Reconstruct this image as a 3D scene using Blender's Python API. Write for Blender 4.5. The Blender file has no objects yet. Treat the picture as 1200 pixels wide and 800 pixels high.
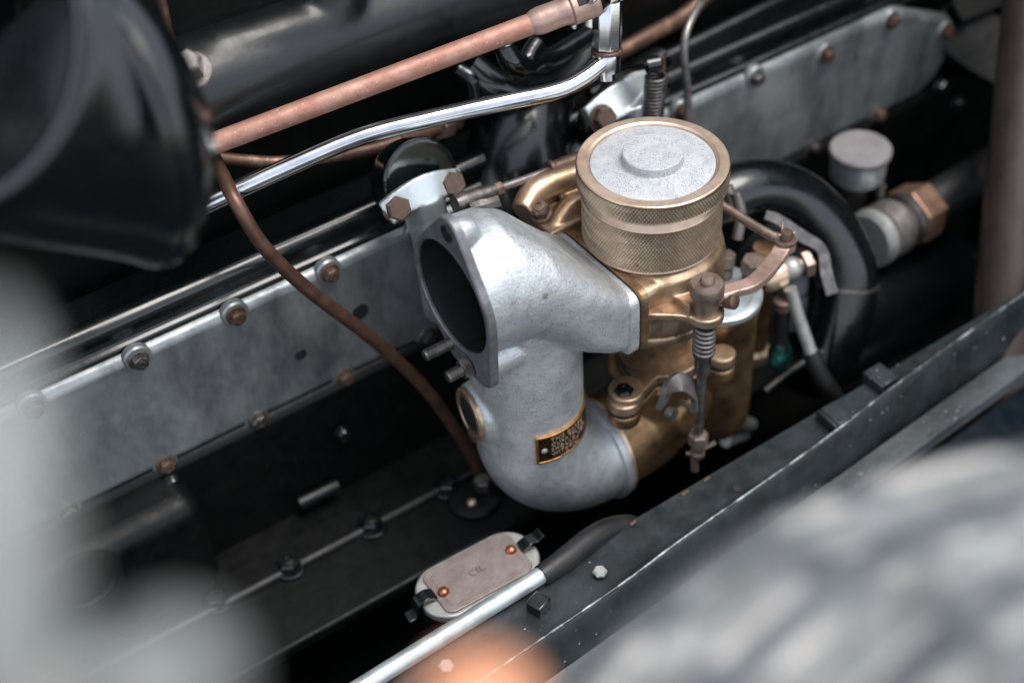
import bpy, bmesh, math, random
from mathutils import Vector, Matrix, Quaternion
import numpy as np
random.seed(7)
scene = bpy.context.scene
COL = scene.collection
S = 0.001                                            # everything below is written in millimetres

# ------------------------------------------------------------------ camera
F_PX, CX, CY = 1650.0, 600.0, 400.0
PITCH, ROLL, AZ = math.radians(43.3), math.radians(-4.0), math.radians(58.5)
_hf = Vector((math.cos(AZ), math.sin(AZ), 0)); _up = Vector((0, 0, 1)); _rt = _hf.cross(_up)
FWD = _hf*math.cos(PITCH) - _up*math.sin(PITCH); _u0 = _rt.cross(FWD)
CR = _rt*math.cos(ROLL) + _u0*math.sin(ROLL); CU = _u0*math.cos(ROLL) - _rt*math.sin(ROLL)
CAM = Vector((-331.5, -407.4, 383.7))
cam_d = bpy.data.cameras.new('camera'); cam = bpy.data.objects.new('camera', cam_d); COL.objects.link(cam)
m = Matrix((CR, CU, -FWD)).transposed().to_4x4(); m.translation = CAM*S; cam.matrix_world = m
cam_d.sensor_width = 36; cam_d.lens = F_PX/1200*36
cam_d.clip_start = 0.01; cam_d.clip_end = 200
cam_d.dof.use_dof = True; cam_d.dof.focus_distance = 0.637; cam_d.dof.aperture_fstop = 4.2
scene.camera = cam

# ------------------------------------------------------------------ light
SUN_EL, SUN_AZ = math.radians(72), math.radians(-50)     # azimuth measured from +X
world = bpy.data.worlds.new('World'); scene.world = world; world.use_nodes = True
wn = world.node_tree; bg = wn.nodes['Background']
sky = wn.nodes.new('ShaderNodeTexSky'); sky.sky_type = 'NISHITA'; sky.sun_disc = False
sky.sun_elevation = SUN_EL; sky.sun_rotation = math.radians(90) - SUN_AZ
sky.dust_density = 1.5; sky.ozone_density = 1.5; sky.air_density = 1.0
hs = wn.nodes.new('ShaderNodeHueSaturation'); hs.inputs['Saturation'].default_value = 0.42   # thin white cloud
wn.links.new(sky.outputs[0], hs.inputs['Color']); wn.links.new(hs.outputs[0], bg.inputs['Color'])
bg.inputs['Strength'].default_value = 0.15
sl = bpy.data.lights.new('sun', 'SUN'); sun = bpy.data.objects.new('sun', sl); COL.objects.link(sun)
sl.energy = 1.5; sl.angle = math.radians(35); sl.color = (1, 0.95, 0.88)
sd = Vector((math.cos(SUN_EL)*math.cos(SUN_AZ), math.cos(SUN_EL)*math.sin(SUN_AZ), math.sin(SUN_EL)))
sun.rotation_euler = sd.to_track_quat('Z', 'Y').to_euler(); sun.location = sd*3
vs = scene.view_settings; vs.view_transform = 'Standard'; vs.look = 'None'; vs.exposure = 0.95; vs.gamma = 1
scene.cycles.use_denoising = True
scene.cycles.max_bounces = 8; scene.cycles.sample_clamp_indirect = 4

# ------------------------------------------------------------------ helpers
def ray(px, py): return FWD + CR*((px-CX)/F_PX) - CU*((py-CY)/F_PX)
def at(px, py, x=None, y=None, z=None, d=None):          # photo measurement -> point at a known distance or plane (mm)
    r = ray(px, py)
    if d is not None: t = d
    elif x is not None: t = (x-CAM.x)/r.x
    elif y is not None: t = (y-CAM.y)/r.y
    else: t = (z-CAM.z)/r.z
    return CAM + r*t
def V(*a): return Vector(a)
def frame(axis):
    a = Vector(axis).normalized()
    h = Vector((0, 0, 1)) if abs(a.z) < .9 else Vector((1, 0, 0))
    u = h.cross(a).normalized(); return u, a.cross(u), a
def resample(pts, n):
    P = [Vector(p) for p in pts]; out = []
    E = [P[0]*2-P[1]] + P + [P[-1]*2-P[-2]]
    for i in range(1, len(E)-2):
        for k in range(n):
            t = k/n; a, b, c, d = E[i-1:i+3]
            out.append(.5*((2*b)+(c-a)*t+(2*a-5*b+4*c-d)*t*t+(3*b-a-3*c+d)*t**3))
    out.append(P[-1]); return out

class MB:
    def __init__(s): s.v = []; s.f = []
    def add(s, v, f):
        o = len(s.v); s.v += [Vector(p) for p in v]; s.f += [[i+o for i in q] for q in f]; return s
    def rings(s, rings, cap=True, closed_u=True):
        n = len(rings[0]); v = [p for r in rings for p in r]; f = []
        for i in range(len(rings)-1):
            for j in range(n if closed_u else n-1):
                k = (j+1) % n; f.append([i*n+j, i*n+k, (i+1)*n+k, (i+1)*n+j])
        if cap: f.append(list(range(n))[::-1]); f.append([(len(rings)-1)*n+j for j in range(n)])
        return s.add(v, f)
    def lathe(s, prof, o=(0, 0, 0), axis=(0, 0, 1), seg=40, cap=True, phase=0):
        u, w, a = frame(axis); o = Vector(o)
        return s.rings([[o+a*h+(u*math.cos(t)+w*math.sin(t))*max(r, .02) for t in
                        [phase+2*math.pi*k/seg for k in range(seg)]] for r, h in prof], cap)
    def tube(s, pts, r, seg=14, n=8, cap=True, flat=None):
        P = resample(pts, n) if n > 1 else [Vector(p) for p in pts]
        if isinstance(r, (list, tuple)):
            R = []
            for i in range(len(r)-1): R += [r[i]+(r[i+1]-r[i])*k/n for k in range(n)]
            R.append(r[-1])
        else: R = [r]*len(P)
        T = [(P[min(i+1, len(P)-1)]-P[max(i-1, 0)]).normalized() for i in range(len(P))]
        u = frame(T[0])[0]; rs = []
        for i, p in enumerate(P):
            u = (u-T[i]*u.dot(T[i])).normalized(); w = T[i].cross(u)
            rs.append([p+(u*math.cos(t)+w*math.sin(t))*R[i] for t in [2*math.pi*k/seg for k in range(seg)]])
        return s.rings(rs, cap)
    def strip(s, pts, width, thick, up=(0, 0, 1), n=8):  # flat bar swept along a path
        P = resample(pts, n) if n > 1 else [Vector(p) for p in pts]; rs = []; up = Vector(up)
        W = width if isinstance(width, (list, tuple)) else [width, width]
        for i, p in enumerate(P):
            T = (P[min(i+1, len(P)-1)]-P[max(i-1, 0)]).normalized(); side = T.cross(up).normalized(); uu = side.cross(T)
            t = i/(len(P)-1)*(len(W)-1); k = min(int(t), len(W)-2); w = W[k]+(W[k+1]-W[k])*(t-k)
            rs.append([p+side*a*w/2+uu*b*thick/2 for a, b in ((-1, -1), (1, -1), (1, 1), (-1, 1))])
        return s.rings(rs)
    def box(s, c, h, rot=None):
        c = Vector(c); R = rot or Matrix.Identity(3)
        v = [c+R @ Vector((a*h[0], b*h[1], d*h[2])) for d in (-1, 1) for a, b in ((-1, -1), (1, -1), (1, 1), (-1, 1))]
        return s.add(v, [[3, 2, 1, 0], [4, 5, 6, 7], [0, 1, 5, 4], [1, 2, 6, 5], [2, 3, 7, 6], [3, 0, 4, 7]])
    def prism(s, poly, fn, w0, w1):
        n = len(poly); return s.rings([[fn(a, b, w0) for a, b in poly], [fn(a, b, w1) for a, b in poly]])
    def ball(s, c, r, seg=20):
        return s.lathe([(r*math.sin(math.pi*k/12), -r*math.cos(math.pi*k/12)) for k in range(13)], c, seg=seg)
    def mesh(s, name, off=(0, 0, 0), sharp=38):
        off = Vector(off); bm = bmesh.new(); vs_ = [bm.verts.new((p-off)*S) for p in s.v]
        for q in s.f:
            try: bm.faces.new([vs_[i] for i in q])
            except ValueError: pass
        bmesh.ops.remove_doubles(bm, verts=bm.verts, dist=2e-6)
        bmesh.ops.recalc_face_normals(bm, faces=bm.faces)
        me = bpy.data.meshes.new(name); bm.to_mesh(me); bm.free()
        finish(me, sharp); return me
def finish(me, sharp=38):
    me.polygons.foreach_set('use_smooth', [True]*len(me.polygons))
    me.set_sharp_from_angle(angle=math.radians(sharp)); me.update()

def thing(name, label, cat, loc=(0, 0, 0), group=None, kind=None):
    o = bpy.data.objects.new(name, None); COL.objects.link(o); o.location = Vector(loc)*S
    o.empty_display_size = .01; tag(o, label, cat, group, kind); o['_mm'] = [float(q) for q in loc]; return o
def tag(o, label, cat, group=None, kind=None):
    if label: o['label'] = label
    if cat: o['category'] = cat
    if group: o['group'] = group
    if kind: o['kind'] = kind
    return o
def root_mm(p):
    while p.parent: p = p.parent
    return Vector(p['_mm'])
def part(name, mb, mat, parent, bevel=0, seg=2, sharp=38, label=None):
    off = root_mm(parent) if parent else Vector((0, 0, 0))
    me = mb if isinstance(mb, bpy.types.Mesh) else mb.mesh(name, off, sharp)
    me.materials.clear(); me.materials.append(mat)
    o = bpy.data.objects.new(name, me); COL.objects.link(o)
    if parent: o.parent = parent
    if bevel:
        b = o.modifiers.new('bevel', 'BEVEL'); b.width = bevel*S; b.segments = seg; b.limit_method = 'ANGLE'
        b.angle_limit = math.radians(35); b.harden_normals = False
    if label: o['label'] = label
    return o
def solo(name, mb, mat, label, cat, loc=None, group=None, kind=None, bevel=0, sharp=38):
    loc = Vector(loc if loc is not None else (0, 0, 0))
    me = mb.mesh(name, loc, sharp); me.materials.append(mat)
    o = bpy.data.objects.new(name, me); COL.objects.link(o); o.location = loc*S; o['_mm'] = list(loc)
    if bevel:
        b = o.modifiers.new('bevel', 'BEVEL'); b.width = bevel*S; b.segments = 2; b.limit_method = 'ANGLE'; b.angle_limit = math.radians(35)
    return tag(o, label, cat, group, kind)
def place(name, me, pos, axis, parent, mat=None, spin=0, scale=1):
    o = bpy.data.objects.new(name, me); COL.objects.link(o); o.parent = parent
    o.location = (Vector(pos)-root_mm(parent))*S; o.rotation_mode = 'QUATERNION'
    o.rotation_quaternion = Vector(axis).to_track_quat('Z', 'Y') @ Quaternion((0, 0, 1), spin); o.scale = (scale,)*3
    return o
def fuse(mb, off, voxel=.9, iters=10, cut=None, factor=.5):  # cast-metal look: union, fillet, optional bore
    me = mb.mesh('t', off); o = bpy.data.objects.new('t', me); COL.objects.link(o)
    r = o.modifiers.new('r', 'REMESH'); r.mode = 'VOXEL'; r.voxel_size = voxel*S; r.use_smooth_shade = True
    sm = o.modifiers.new('s', 'SMOOTH'); sm.factor = factor; sm.iterations = iters
    co = None
    if cut:
        co = bpy.data.objects.new('c', cut.mesh('c', off)); COL.objects.link(co)
        b = o.modifiers.new('b', 'BOOLEAN'); b.operation = 'DIFFERENCE'; b.object = co; b.solver = 'EXACT'
    bpy.context.view_layer.update()
    out = bpy.data.meshes.new_from_object(o.evaluated_get(bpy.context.evaluated_depsgraph_get()))
    bpy.data.objects.remove(o)
    if co: bpy.data.objects.remove(co)
    finish(out, 50); return out

def lin(c):
    if isinstance(c, str): c = [int(c[i:i+2], 16)/255 for i in (0, 2, 4)]
    return tuple((q/12.92 if q <= .04045 else ((q+.055)/1.055)**2.4) for q in c)+(1,)
def mat(name, base, rough=.4, metal=0., c2=None, s2=.05, lo=.4, hi=.65, specks=(), bump=None, rv=.1, coat=0, stretch=None, spec=.5):
    m = bpy.data.materials.new(name); m.use_nodes = True; t = m.node_tree; N = t.nodes; K = t.links
    p = N['Principled BSDF']; p.inputs['Metallic'].default_value = metal; p.inputs['Roughness'].default_value = rough
    p.inputs['Coat Weight'].default_value = coat; p.inputs['Coat Roughness'].default_value = .12
    p.inputs['Specular IOR Level'].default_value = spec
    tc = N.new('ShaderNodeTexCoord'); mp = N.new('ShaderNodeMapping'); mp.inputs['Scale'].default_value = (1000,)*3
    K.new(tc.outputs['Object'], mp.inputs['Vector']); vec = mp.outputs[0]
    svec = vec
    if stretch:
        m2 = N.new('ShaderNodeMapping'); m2.inputs['Scale'].default_value = stretch; K.new(vec, m2.inputs['Vector']); svec = m2.outputs[0]
    def noise(sc, det=6, v=None, rg=.6):
        n = N.new('ShaderNodeTexNoise'); n.inputs['Scale'].default_value = sc; n.inputs['Detail'].default_value = det
        n.inputs['Roughness'].default_value = rg; K.new(v or vec, n.inputs['Vector']); return n.outputs['Fac']
    def ramp(x, a, b):
        r = N.new('ShaderNodeMapRange'); r.inputs['From Min'].default_value = a; r.inputs['From Max'].default_value = b; r.clamp = True
        K.new(x, r.inputs['Value']); return r.outputs[0]
    def mix(f, a, b):
        x = N.new('ShaderNodeMix'); x.data_type = 'RGBA'; K.new(f, x.inputs['Factor'])
        for q, k in ((a, 6), (b, 7)):
            if isinstance(q, tuple): x.inputs[k].default_value = q
            else: K.new(q, x.inputs[k])
        return x.outputs[2]
    col = lin(base); f = None
    if c2:
        f = ramp(noise(s2, 8, svec, .65), lo, hi); col = mix(f, col, lin(c2))
    for sc, thr, cc, mask in specks:                     # small chips, grains or droplets
        w = N.new('ShaderNodeTexVoronoi'); w.inputs['Scale'].default_value = sc; K.new(vec, w.inputs['Vector'])
        r = ramp(w.outputs['Distance'], thr, thr*.55)
        mk = ramp(noise(sc*.12, 3), mask, mask+.08)
        q = N.new('ShaderNodeMath'); q.operation = 'MULTIPLY'; K.new(r, q.inputs[0]); K.new(mk, q.inputs[1])
        col = mix(q.outputs[0], col, lin(cc))
    if isinstance(col, tuple): p.inputs['Base Color'].default_value = col
    else: K.new(col, p.inputs['Base Color'])
    if rv:
        r = N.new('ShaderNodeMapRange'); r.inputs['To Min'].default_value = max(.03, rough-rv); r.inputs['To Max'].default_value = min(1, rough+rv)
        r.inputs['From Min'].default_value = .3; r.inputs['From Max'].default_value = .7
        K.new(noise(.11, 7), r.inputs['Value']); K.new(r.outputs[0], p.inputs['Roughness'])
    if bump:
        prev = None
        for sc, dist in bump:
            b = N.new('ShaderNodeBump'); b.inputs['Strength'].default_value = 1; b.inputs['Distance'].default_value = dist*S
            K.new(noise(sc, 4), b.inputs['Height'])
            if prev: K.new(prev, b.inputs['Normal'])
            prev = b.outputs[0]
        K.new(prev, p.inputs['Normal'])
    return m

M = {}
M['cast'] = mat('cast_aluminium', 'd6dadb', .45, .72, 'b4bbbd', .04, .4, .68, [(1.5, .42, '8c9092', .46), (.14, .09, 'f8fafa', .57), (.35, .13, '66696b', .56), (.07, .16, '9a9893', .6)], [(1.1, .3), (.25, .3)], .1)
M['cast_dark'] = mat('bare_flange_aluminium', '84868a', .5, .6, '63625f', .1, .4, .7, [(1.0, .25, '4c4a48', .5)], [(1.5, .08)])
M['lid'] = mat('sandy_cast_lid', 'bdc0c2', .62, .25, 'a6a9ac', .12, .45, .75, [(1.4, .42, '7c7f83', .42), (.15, .05, '35302c', .55), (.4, .1, '63625f', .55)], [(1.6, .2)])
M['bronze'] = mat('bronze_casting', 'bda389', .37, .8, '80674f', .05, .42, .68, [(.5, .16, '4d3d2e', .56)], [(1.2, .05), (.2, .16)], .12)
M['bronze_d'] = mat('brown_bronze_casting', 'a98a66', .37, .82, '694e36', .05, .4, .66, [(.4, .18, '423122', .54)], [(1.0, .06), (.15, .22)], .12)
M['brass'] = mat('pale_brass', 'dfc6ae', .36, .75, 'c0a590', .08, .4, .7, (), [(1.5, .02)], .08)
M['knurl'] = mat('knurled_bronze', 'bba893', .38, .7, '8d7a69', .05, .42, .7, [(.12, .2, '7a6654', .5)], None, .08)
M['rose'] = mat('pinkish_copper', 'a97c6c', .55, .5, 'bf998a', .1, .45, .7, [(.3, .2, 'cfaea0', .55), (.5, .16, '6c463a', .5)], [(.8, .1), (.15, .3)], .12)
M['copper'] = mat('brown_copper_tube', '6a4f42', .42, .6, '46332a', .1, .4, .7, [(.6, .14, '2e1f18', .55), (.3, .12, '93705c', .57)], [(1, .05)], .1)
M['dull_copper'] = mat('oxidised_copper_tube', '6d5549', .45, .7, '9c7c68', .12, .5, .7, [(.5, .2, 'c2a692', .56)], [(1, .05)], .1)
M['chrome'] = mat('chrome', 'd4d6da', .14, 1., 'b4b8be', .06, .45, .7, [(.5, .1, '6e6a66', .6)], [(.3, .03)], .06)
M['nickel'] = mat('worn_nickel', 'c3cbcc', .38, .7, '98a3a4', .06, .45, .7, [(.4, .12, '5a6663', .55)], [(.4, .05)], .1)
M['teal'] = mat('dark_green_enamel', '0c1615', .12, .2, '18302b', .09, .5, .7, [(.16, .14, '4c7a6d', .62)], [(.2, .12)], .05, coat=.8)
M['rust'] = mat('rusty_bolt', '5a4d46', .5, .5, '6d5447', .3, .45, .6, [(1, .25, '2b2422', .5)], [(1.2, .1)], .12)
M['rust_or'] = mat('orange_rusty_bolt', '664b3b', .55, .4, '3c3029', .3, .42, .58, [(1, .25, '262020', .48)], [(1.2, .1)], .12)
M['steel'] = mat('dark_steel', '63605e', .38, .85, '8b8580', .2, .45, .7, [(.8, .2, '2c2a29', .5)], [(1.5, .05)], .1)
M['grey_steel'] = mat('dusty_grey_steel', '8f8a88', .45, .75, '6a615d', .15, .45, .7, [(.8, .2, 'b79c8e', .55)], [(1.2, .06)], .1)
M['black'] = mat('black_enamel', '060a0a', .22, 0, '0a0f10', .04, .4, .7, [(.25, .06, '5f6668', .62)], [(.12, .1)], .08, coat=.5)
M['black_m'] = mat('matt_black_oily_metal', '040606', .46, 0, '0a0c0b', .05, .4, .7, [(.16, .12, '332a25', .55), (.5, .12, '222221', .55), (.3, .08, '5a4a40', .6)], [(.2, .25), (1., .08)], .12, spec=.25)
M['rubber'] = mat('black_rubber', '131314', .5, 0, '1e1e1f', .1, .4, .7, (), [(.5, .08)], .1)
M['cover'] = mat('stained_aluminium_cover', '9da2a3', .4, .65, '61676a', .03, .42, .66, [(.5, .12, 'c6cacb', .6), (.3, .14, '43474a', .57), (1.3, .3, '787d80', .48)], [(.7, .08), (.06, .4)], .12, stretch=(1, 1, .4))
M['rail'] = mat('dusty_black_chassis_paint', '1c2123', .36, .1, '30373a', .05, .4, .7, [(.17, .1, '9aa1a3', .52), (.45, .12, '7c8486', .53), (.09, .09, '7d5a4a', .6), (.07, .05, 'd8dddd', .5)], [(.15, .25), (.8, .05)], .14)
M['edge'] = mat('bare_scratched_edge', '2a3032', .4, .4, '8f999b', .07, .46, .62, (), [(.6, .1)], .1)
M['ledge'] = mat('dusty_grey_ledge', '50575a', .5, .3, '262b2d', .035, .38, .66, [(.2, .12, '8f9596', .52), (.6, .2, '6f7577', .5)], [(.3, .3)], .12, stretch=(.3, 1, 1))
M['navy'] = mat('navy_coachwork', '06121a', .2, 0, None, rv=.04, specks=[(.1, .05, 'c8ced0', .6)], coat=.2, spec=.3)
M['post'] = mat('brown_worn_column', '2e2623', .5, .3, '3f3430', .06, .4, .7, [(.25, .12, '75594a', .62)], [(.4, .1)], .1, stretch=(1, 1, .2))
M['plate'] = mat('mauve_zinc_plate', '8a7d79', .45, .6, '9d918c', .15, .4, .7, [(.8, .2, '625854', .48), (.35, .12, '574c48', .5)], [(1.3, .1), (.5, .15)], .1)
M['zinc'] = mat('grey_zinc_lid', 'b0b1ae', .45, .6, '93938f', .2, .4, .7, (), [(1.2, .06)], .1)
M['rivet'] = mat('copper_rivet', 'b9765a', .35, .85, '8a4e38', .4, .4, .7, (), None, .08)
M['label_bg'] = mat('dark_label_ground', '1f1510', .45, .5, '38240f', .3, .4, .7, (), [(2, .03)])
M['label_br'] = mat('label_brass', 'b0824c', .35, .85, '8a5a30', .3, .4, .7, (), None)
M['drum'] = mat('black_gloss_paint', '05090a', .26, 0, '090e0f', .03, .4, .7, [(.2, .05, '5f6668', .64)], [(.05, .3)], .07, coat=.45)
M['louvre'] = mat('warm_grey_rib', '969491', .48, .35, '6f706f', .04, .42, .6, [(.045, .34, 'b0aaa4', .46)], None)
M['dull_pink'] = mat('pale_pinkish_steel', 'b89c90', .48, .6, '9c8074', .14, .45, .7, [(.6, .2, 'd2bcb0', .52), (.8, .16, '6d564c', .56)], [(1., .08)], .1)
M['brown_steel'] = mat('brownish_worn_steel', '8f7f76', .42, .7, '6a5a50', .18, .45, .7, [(.8, .2, 'b39f92', .54), (1., .2, '3e3530', .55)], [(1.2, .08)], .1)
M['old_copper'] = mat('worn_reddish_nut', '9c7c69', .42, .7, '634b3e', .08, .42, .66, [(.4, .2, '3c2d26', .5)], [(.6, .1)], .12)
M['satin'] = mat('satin_black_paint', '080c0d', .4, 0, '0d1213', .03, .4, .7, [(.2, .06, '5f6668', .6)], [(.08, .3)], .1, coat=.12)
M['plate_lid'] = mat('speckled_grey_lid', '9c9899', .5, .5, '837f80', .1, .4, .7, [(.4, .2, 'd8d6d6', .5)], [(.8, .1)], .1)
M['hole'] = mat('hole_shade_and_gasket', '26292a', .6, .3, '17191a', .1, .4, .7, (), [(.6, .1)])  # gasket black, also shade inside the air mouth put into the colour
M['verdigris'] = mat('verdigris_brass', '0f2b28', .4, .3, '2b8577', .16, .48, .62, (), [(.5, .1)])
M['pale'] = mat('pale_satin_metal', '979d99', .5, .3, '938985', .06, .45, .6, (), None)
M['amber'] = mat('amber_plastic', 'e8a078', .45, 0, None, rv=0, coat=.1)
M['panel'] = mat('weathered_grey_panel', '6c7071', .45, .35, '4b4f50', .045, .42, .6, [(.05, .3, '8b8e8d', .5), (.04, .3, '8b7c74', .54)], [(.05, 1.)], .1)

# shared small pieces (axis +Z, seat at 0)
def hex_prof(mb, r, h0, h1, ch=.8):
    mb.lathe([(r-ch*.6, h0), (r, h0+ch*.5), (r, h1-ch), (r-ch, h1)], seg=6); return mb
def bolt_mesh(name, mt, r=6.5, h=5.5, washer=8.2, dimple=True):
    b = MB()
    if washer: b.lathe([(washer, 0), (washer, 1.1), (washer-.5, 1.5), (r*.8, 1.6)], seg=24)
    hex_prof(b, r, 1.4, 1.4+h, .9)
    if dimple: b.lathe([(r*.62, 1.3+h), (r*.6, 2.0+h), (r*.3, 2.2+h), (r*.28, 1.6+h)], seg=18)
    me = b.mesh(name, sharp=30); me.materials.append(mt); return me
def nut_mesh(name, mt, r=5.2, h=4.5, stud=3, sl=7):
    b = MB(); hex_prof(b, r, 0, h, .8); prof = [(stud, h-.5)]
    z = h
    while z < h+sl: prof += [(stud, z), (stud-.35, z+.45)]; z += .9
    b.lathe(prof+[(stud-.6, z+.3)], seg=18); me = b.mesh(name, sharp=30); me.materials.append(mt); return me
B_RUST, B_DARK, B_OR = bolt_mesh('bolt', M['rust']), bolt_mesh('bolt', M['steel']), bolt_mesh('bolt', M['rust_or'])
B_BIG = bolt_mesh('bolt', M['rust'], 6.6, 6, 7.6, False)
B_BLK = bolt_mesh('bolt', M['black'], 6, 5, 8)
B_SMALL = bolt_mesh('bolt', M['grey_steel'], 3.2, 2.6, 0, False)
N_DARK = nut_mesh('nut', M['steel'])

# ================================================================== SETTING
g = MB(); g.box((0, 0, -345), (1500, 1500, 5))
solo('light_block_sheet', g, M['black_m'], 'added black sheet beneath the engine, blocks light from below', 'light_block_sheet', kind='structure')  # added sheet that shuts light out so the gap below stays black
b = MB(); b.box((430, -20, -60), (8, 420, 330))
solo('bulkhead', b, M['black_m'], 'dark bulkhead behind the engine', 'bulkhead', (430, -20, -390), kind='structure', bevel=3)

# ------------------------------------------------------------------ engine block
eng = thing('engine_block', 'black engine block with long stained aluminium side cover and row of bolts', 'engine', (0, 110, -300))
wall = MB(); wall.box((20, 190, -60), (400, 35, 290)); part('block_wall', wall, M['black_m'], eng, 3)
led = MB(); prof = [(150, -62), (97, -62), (94.4, -57), (94.6, -55), (95.2, -54.2), (96.6, -53.8), (97.4, -52.5), (97.6, -49), (97.3, -46), (98, -43), (100.5, -41), (103.5, -40.4), (106.5, -41.5), (108.5, -44), (110, -48.5), (112, -50.6), (115, -50.8), (116.4, -51.6), (116.8, -54), (121, -57), (150, -70)]
led.rings([[V(x, y, z) for y, z in prof] for x in (-330, 330)], True)
ledge = part('ledge_moulding', led, M['drum'], eng, sharp=45)
rst = MB(); rst.tube([(-330, 114.5, -50.3), (-120, 114.5, -50.1), (100, 114.5, -50.4), (330, 114.5, -50.2)], .8, 8); part('gasket_edge', rst, M['dull_copper'], ledge)
poly = [(-330, -57), (256, -57), (308, -82), (313, -90), (312, -112), (305, -124), (290, -133), (-330, -133)]
cv = MB(); cv.prism(poly, lambda a, b_, w: V(a, w, b_), 90, 100); cover = part('side_cover', cv, M['cover'], eng, 6, 4)
top_x = [-281, -230, -180, -129, -78, -27, 25, 92, 146, 200, 252, 304]; bz = [-60, -62, -54, -64, -60, -60, -60, -60, -62, -71, -65, -92]
for i, (x, z) in enumerate(zip(top_x, bz)):
    z = {304: -90, 200: -66, 252: -63}.get(x, -60)
    bs = MB(); bs.lathe([(7, 0), (7, 3.2), (6.2, 4.2), (3, 4.3)], (x, 93.2, z), (0, -1, 0), 28); part('bolt_boss', bs, M['cover'], cover)
    place('bolt', (B_DARK, B_DARK, B_OR, B_RUST)[i % 4] if x < 100 else (B_DARK if x == 146 else B_OR), (x, 89, z), (0, -1, 0), cover, spin=i*.9, scale=.62)
for i, x in enumerate([-284, -233, -182, -131, -80, 150, 199, 254]):
    bs = MB(); bs.lathe([(6.8, 0), (6.8, 3.2), (6, 4.0), (3, 4.1)], (x, 94.2, -131), (0, -1, 0), 24); part('bolt_boss', bs, M['cover'], cover)
    place('bolt', (B_DARK, B_RUST)[i % 2], (x, 90, -131), (0, -1, 0), cover, spin=i*.7, scale=.62)
for p in ((-152, -103, 3.6), (-116, -94, 5)):
    hl = MB(); hl.lathe([(p[2], -.4), (p[2]-.4, .4), (.1, .4)], (p[0], 90, p[1]), (0, -1, 0), 20); part('cover_plug', hl, M['hole'], cover)
cw = MB(); cw.box((20, 140, -220), (350, 52, 88)); crank = part('crankcase_wall', cw, M['black_m'], eng, 5)
cb = MB(); cb.box((-285, 104, -172), (58, 42, 36)); part('crankcase_bulge', cb, M['black_m'], eng, 11, 5)
rb = MB(); rb.lathe([(19, 0), (19, 2), (17.5, 3), (15, 3), (14, 1.5), (2, 1.5)], at(98, 680, y=62), (0, -1, 0), 40); part('round_cover', rb, M['black_m'], eng)
fl = MB(); fl.prism([(-330, 90), (200, 90), (200, 8), (-330, 13)], lambda a, b_, w: V(a, b_, w), -218, -210); flange = part('crankcase_flange', fl, M['black_m'], eng, 2)
rdg = MB(); rdg.tube([(-330, 57, -209), (200, 50, -209)], 3, 10, 1); part('flange_ridge', rdg, M['rubber'], flange)
for i, (px, py) in enumerate([(255, 705), (340, 665), (436, 617), (525, 572)]):
    place('bolt', B_BLK, at(px, py, z=-209), (0, 0, 1), flange, spin=i, scale=1.05)
for px, py, s in ((222, 594, 1), (200, 562, .8), (400, 505, .8)):
    bs = MB(); q = at(px, py, y=86); bs.lathe([(6*s, 0), (6*s, 3), (4.5*s, 5.5), (1, 6.5)], q, (0, -1, 0), 20); part('core_plug', bs, M['black'], eng)
lg = MB(); lg.tube([at(350, 590, y=84), at(395, 568, y=84)], 4, 14, 1); part('casting_lug', lg, M['satin'], eng, sharp=60)

# ================================================================== CARBURETTOR
carb = thing('carburettor', 'silver and bronze carburettor with a knurled brass cap and wide open air mouth', 'carburettor', (0, 0, -205))
OFF = Vector((0, 0, -205))
# --- silver intake casting: round mouth -> square duct, plus pipe bending down and under
def sup(x, cy, cz, hw, hh, e, n=64):
    out = []
    for k in range(n):
        t = 2*math.pi*k/n; c, s_ = math.cos(t), math.sin(t)
        out.append(V(x, cy+hw*math.copysign(abs(c)**(2/e), c), cz+hh*math.copysign(abs(s_)**(2/e), s_)))
    return out
ic = MB()
ic.rings([sup(-108, 2, -24.5, 30.4, 30.4, 2), sup(-98, 2, -23, 31.6, 31.8, 2), sup(-86, 1.5, -24.5, 32, 32, 2.05), sup(-72, .5, -33, 32.5, 30.5, 2.7),
          sup(-58, -.5, -45, 32.4, 25.5, 4), sup(-46, -1, -54, 31.8, 21, 6), sup(-36, -1, -59.5, 31.2, 17.8, 8), sup(-33, -1, -60.5, 31, 17.2, 7)])
bend = [V(-75, 0, -45), V(-75, 0, -90), V(-75, 0, -130)] + [V(-75+40*(1-math.cos(t)), 0, -130-42*math.sin(t)) for t in [math.pi/2*k/8 for k in range(1, 9)]] + [V(-32, 0, -172)]
ic.tube(bend, 27.3, 48, 4)
ic.lathe([(8, 0), (7.6, 16), (6.5, 20)], (-107, -16, -54), (1, 0, 0), 24)            # stud bosses behind the mouth flange
ic.lathe([(7.5, 0), (6.8, 6), (5, 10)], (-107, -1, 10), (1, 0, -.1), 24)
ic.lathe([(15.5, -12), (15.5, 2), (14, 4)], (-100, 5, -106), (-1, .12, 0), 36)
cut = MB(); cut.rings([sup(-130, 2, -25, 27.6, 27.6, 2), sup(-108, 2, -25, 27.6, 27.6, 2), sup(-92, 2, -26, 26.5, 26.5, 2), sup(-76, 1, -33, 26, 24, 2.2), sup(-58, 0, -46, 26, 20, 2.6), sup(-44, -1, -55, 26, 15, 3)])
casting = part('intake_casting', fuse(ic, OFF, .9, 12, cut), M['cast'], carb)
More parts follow.
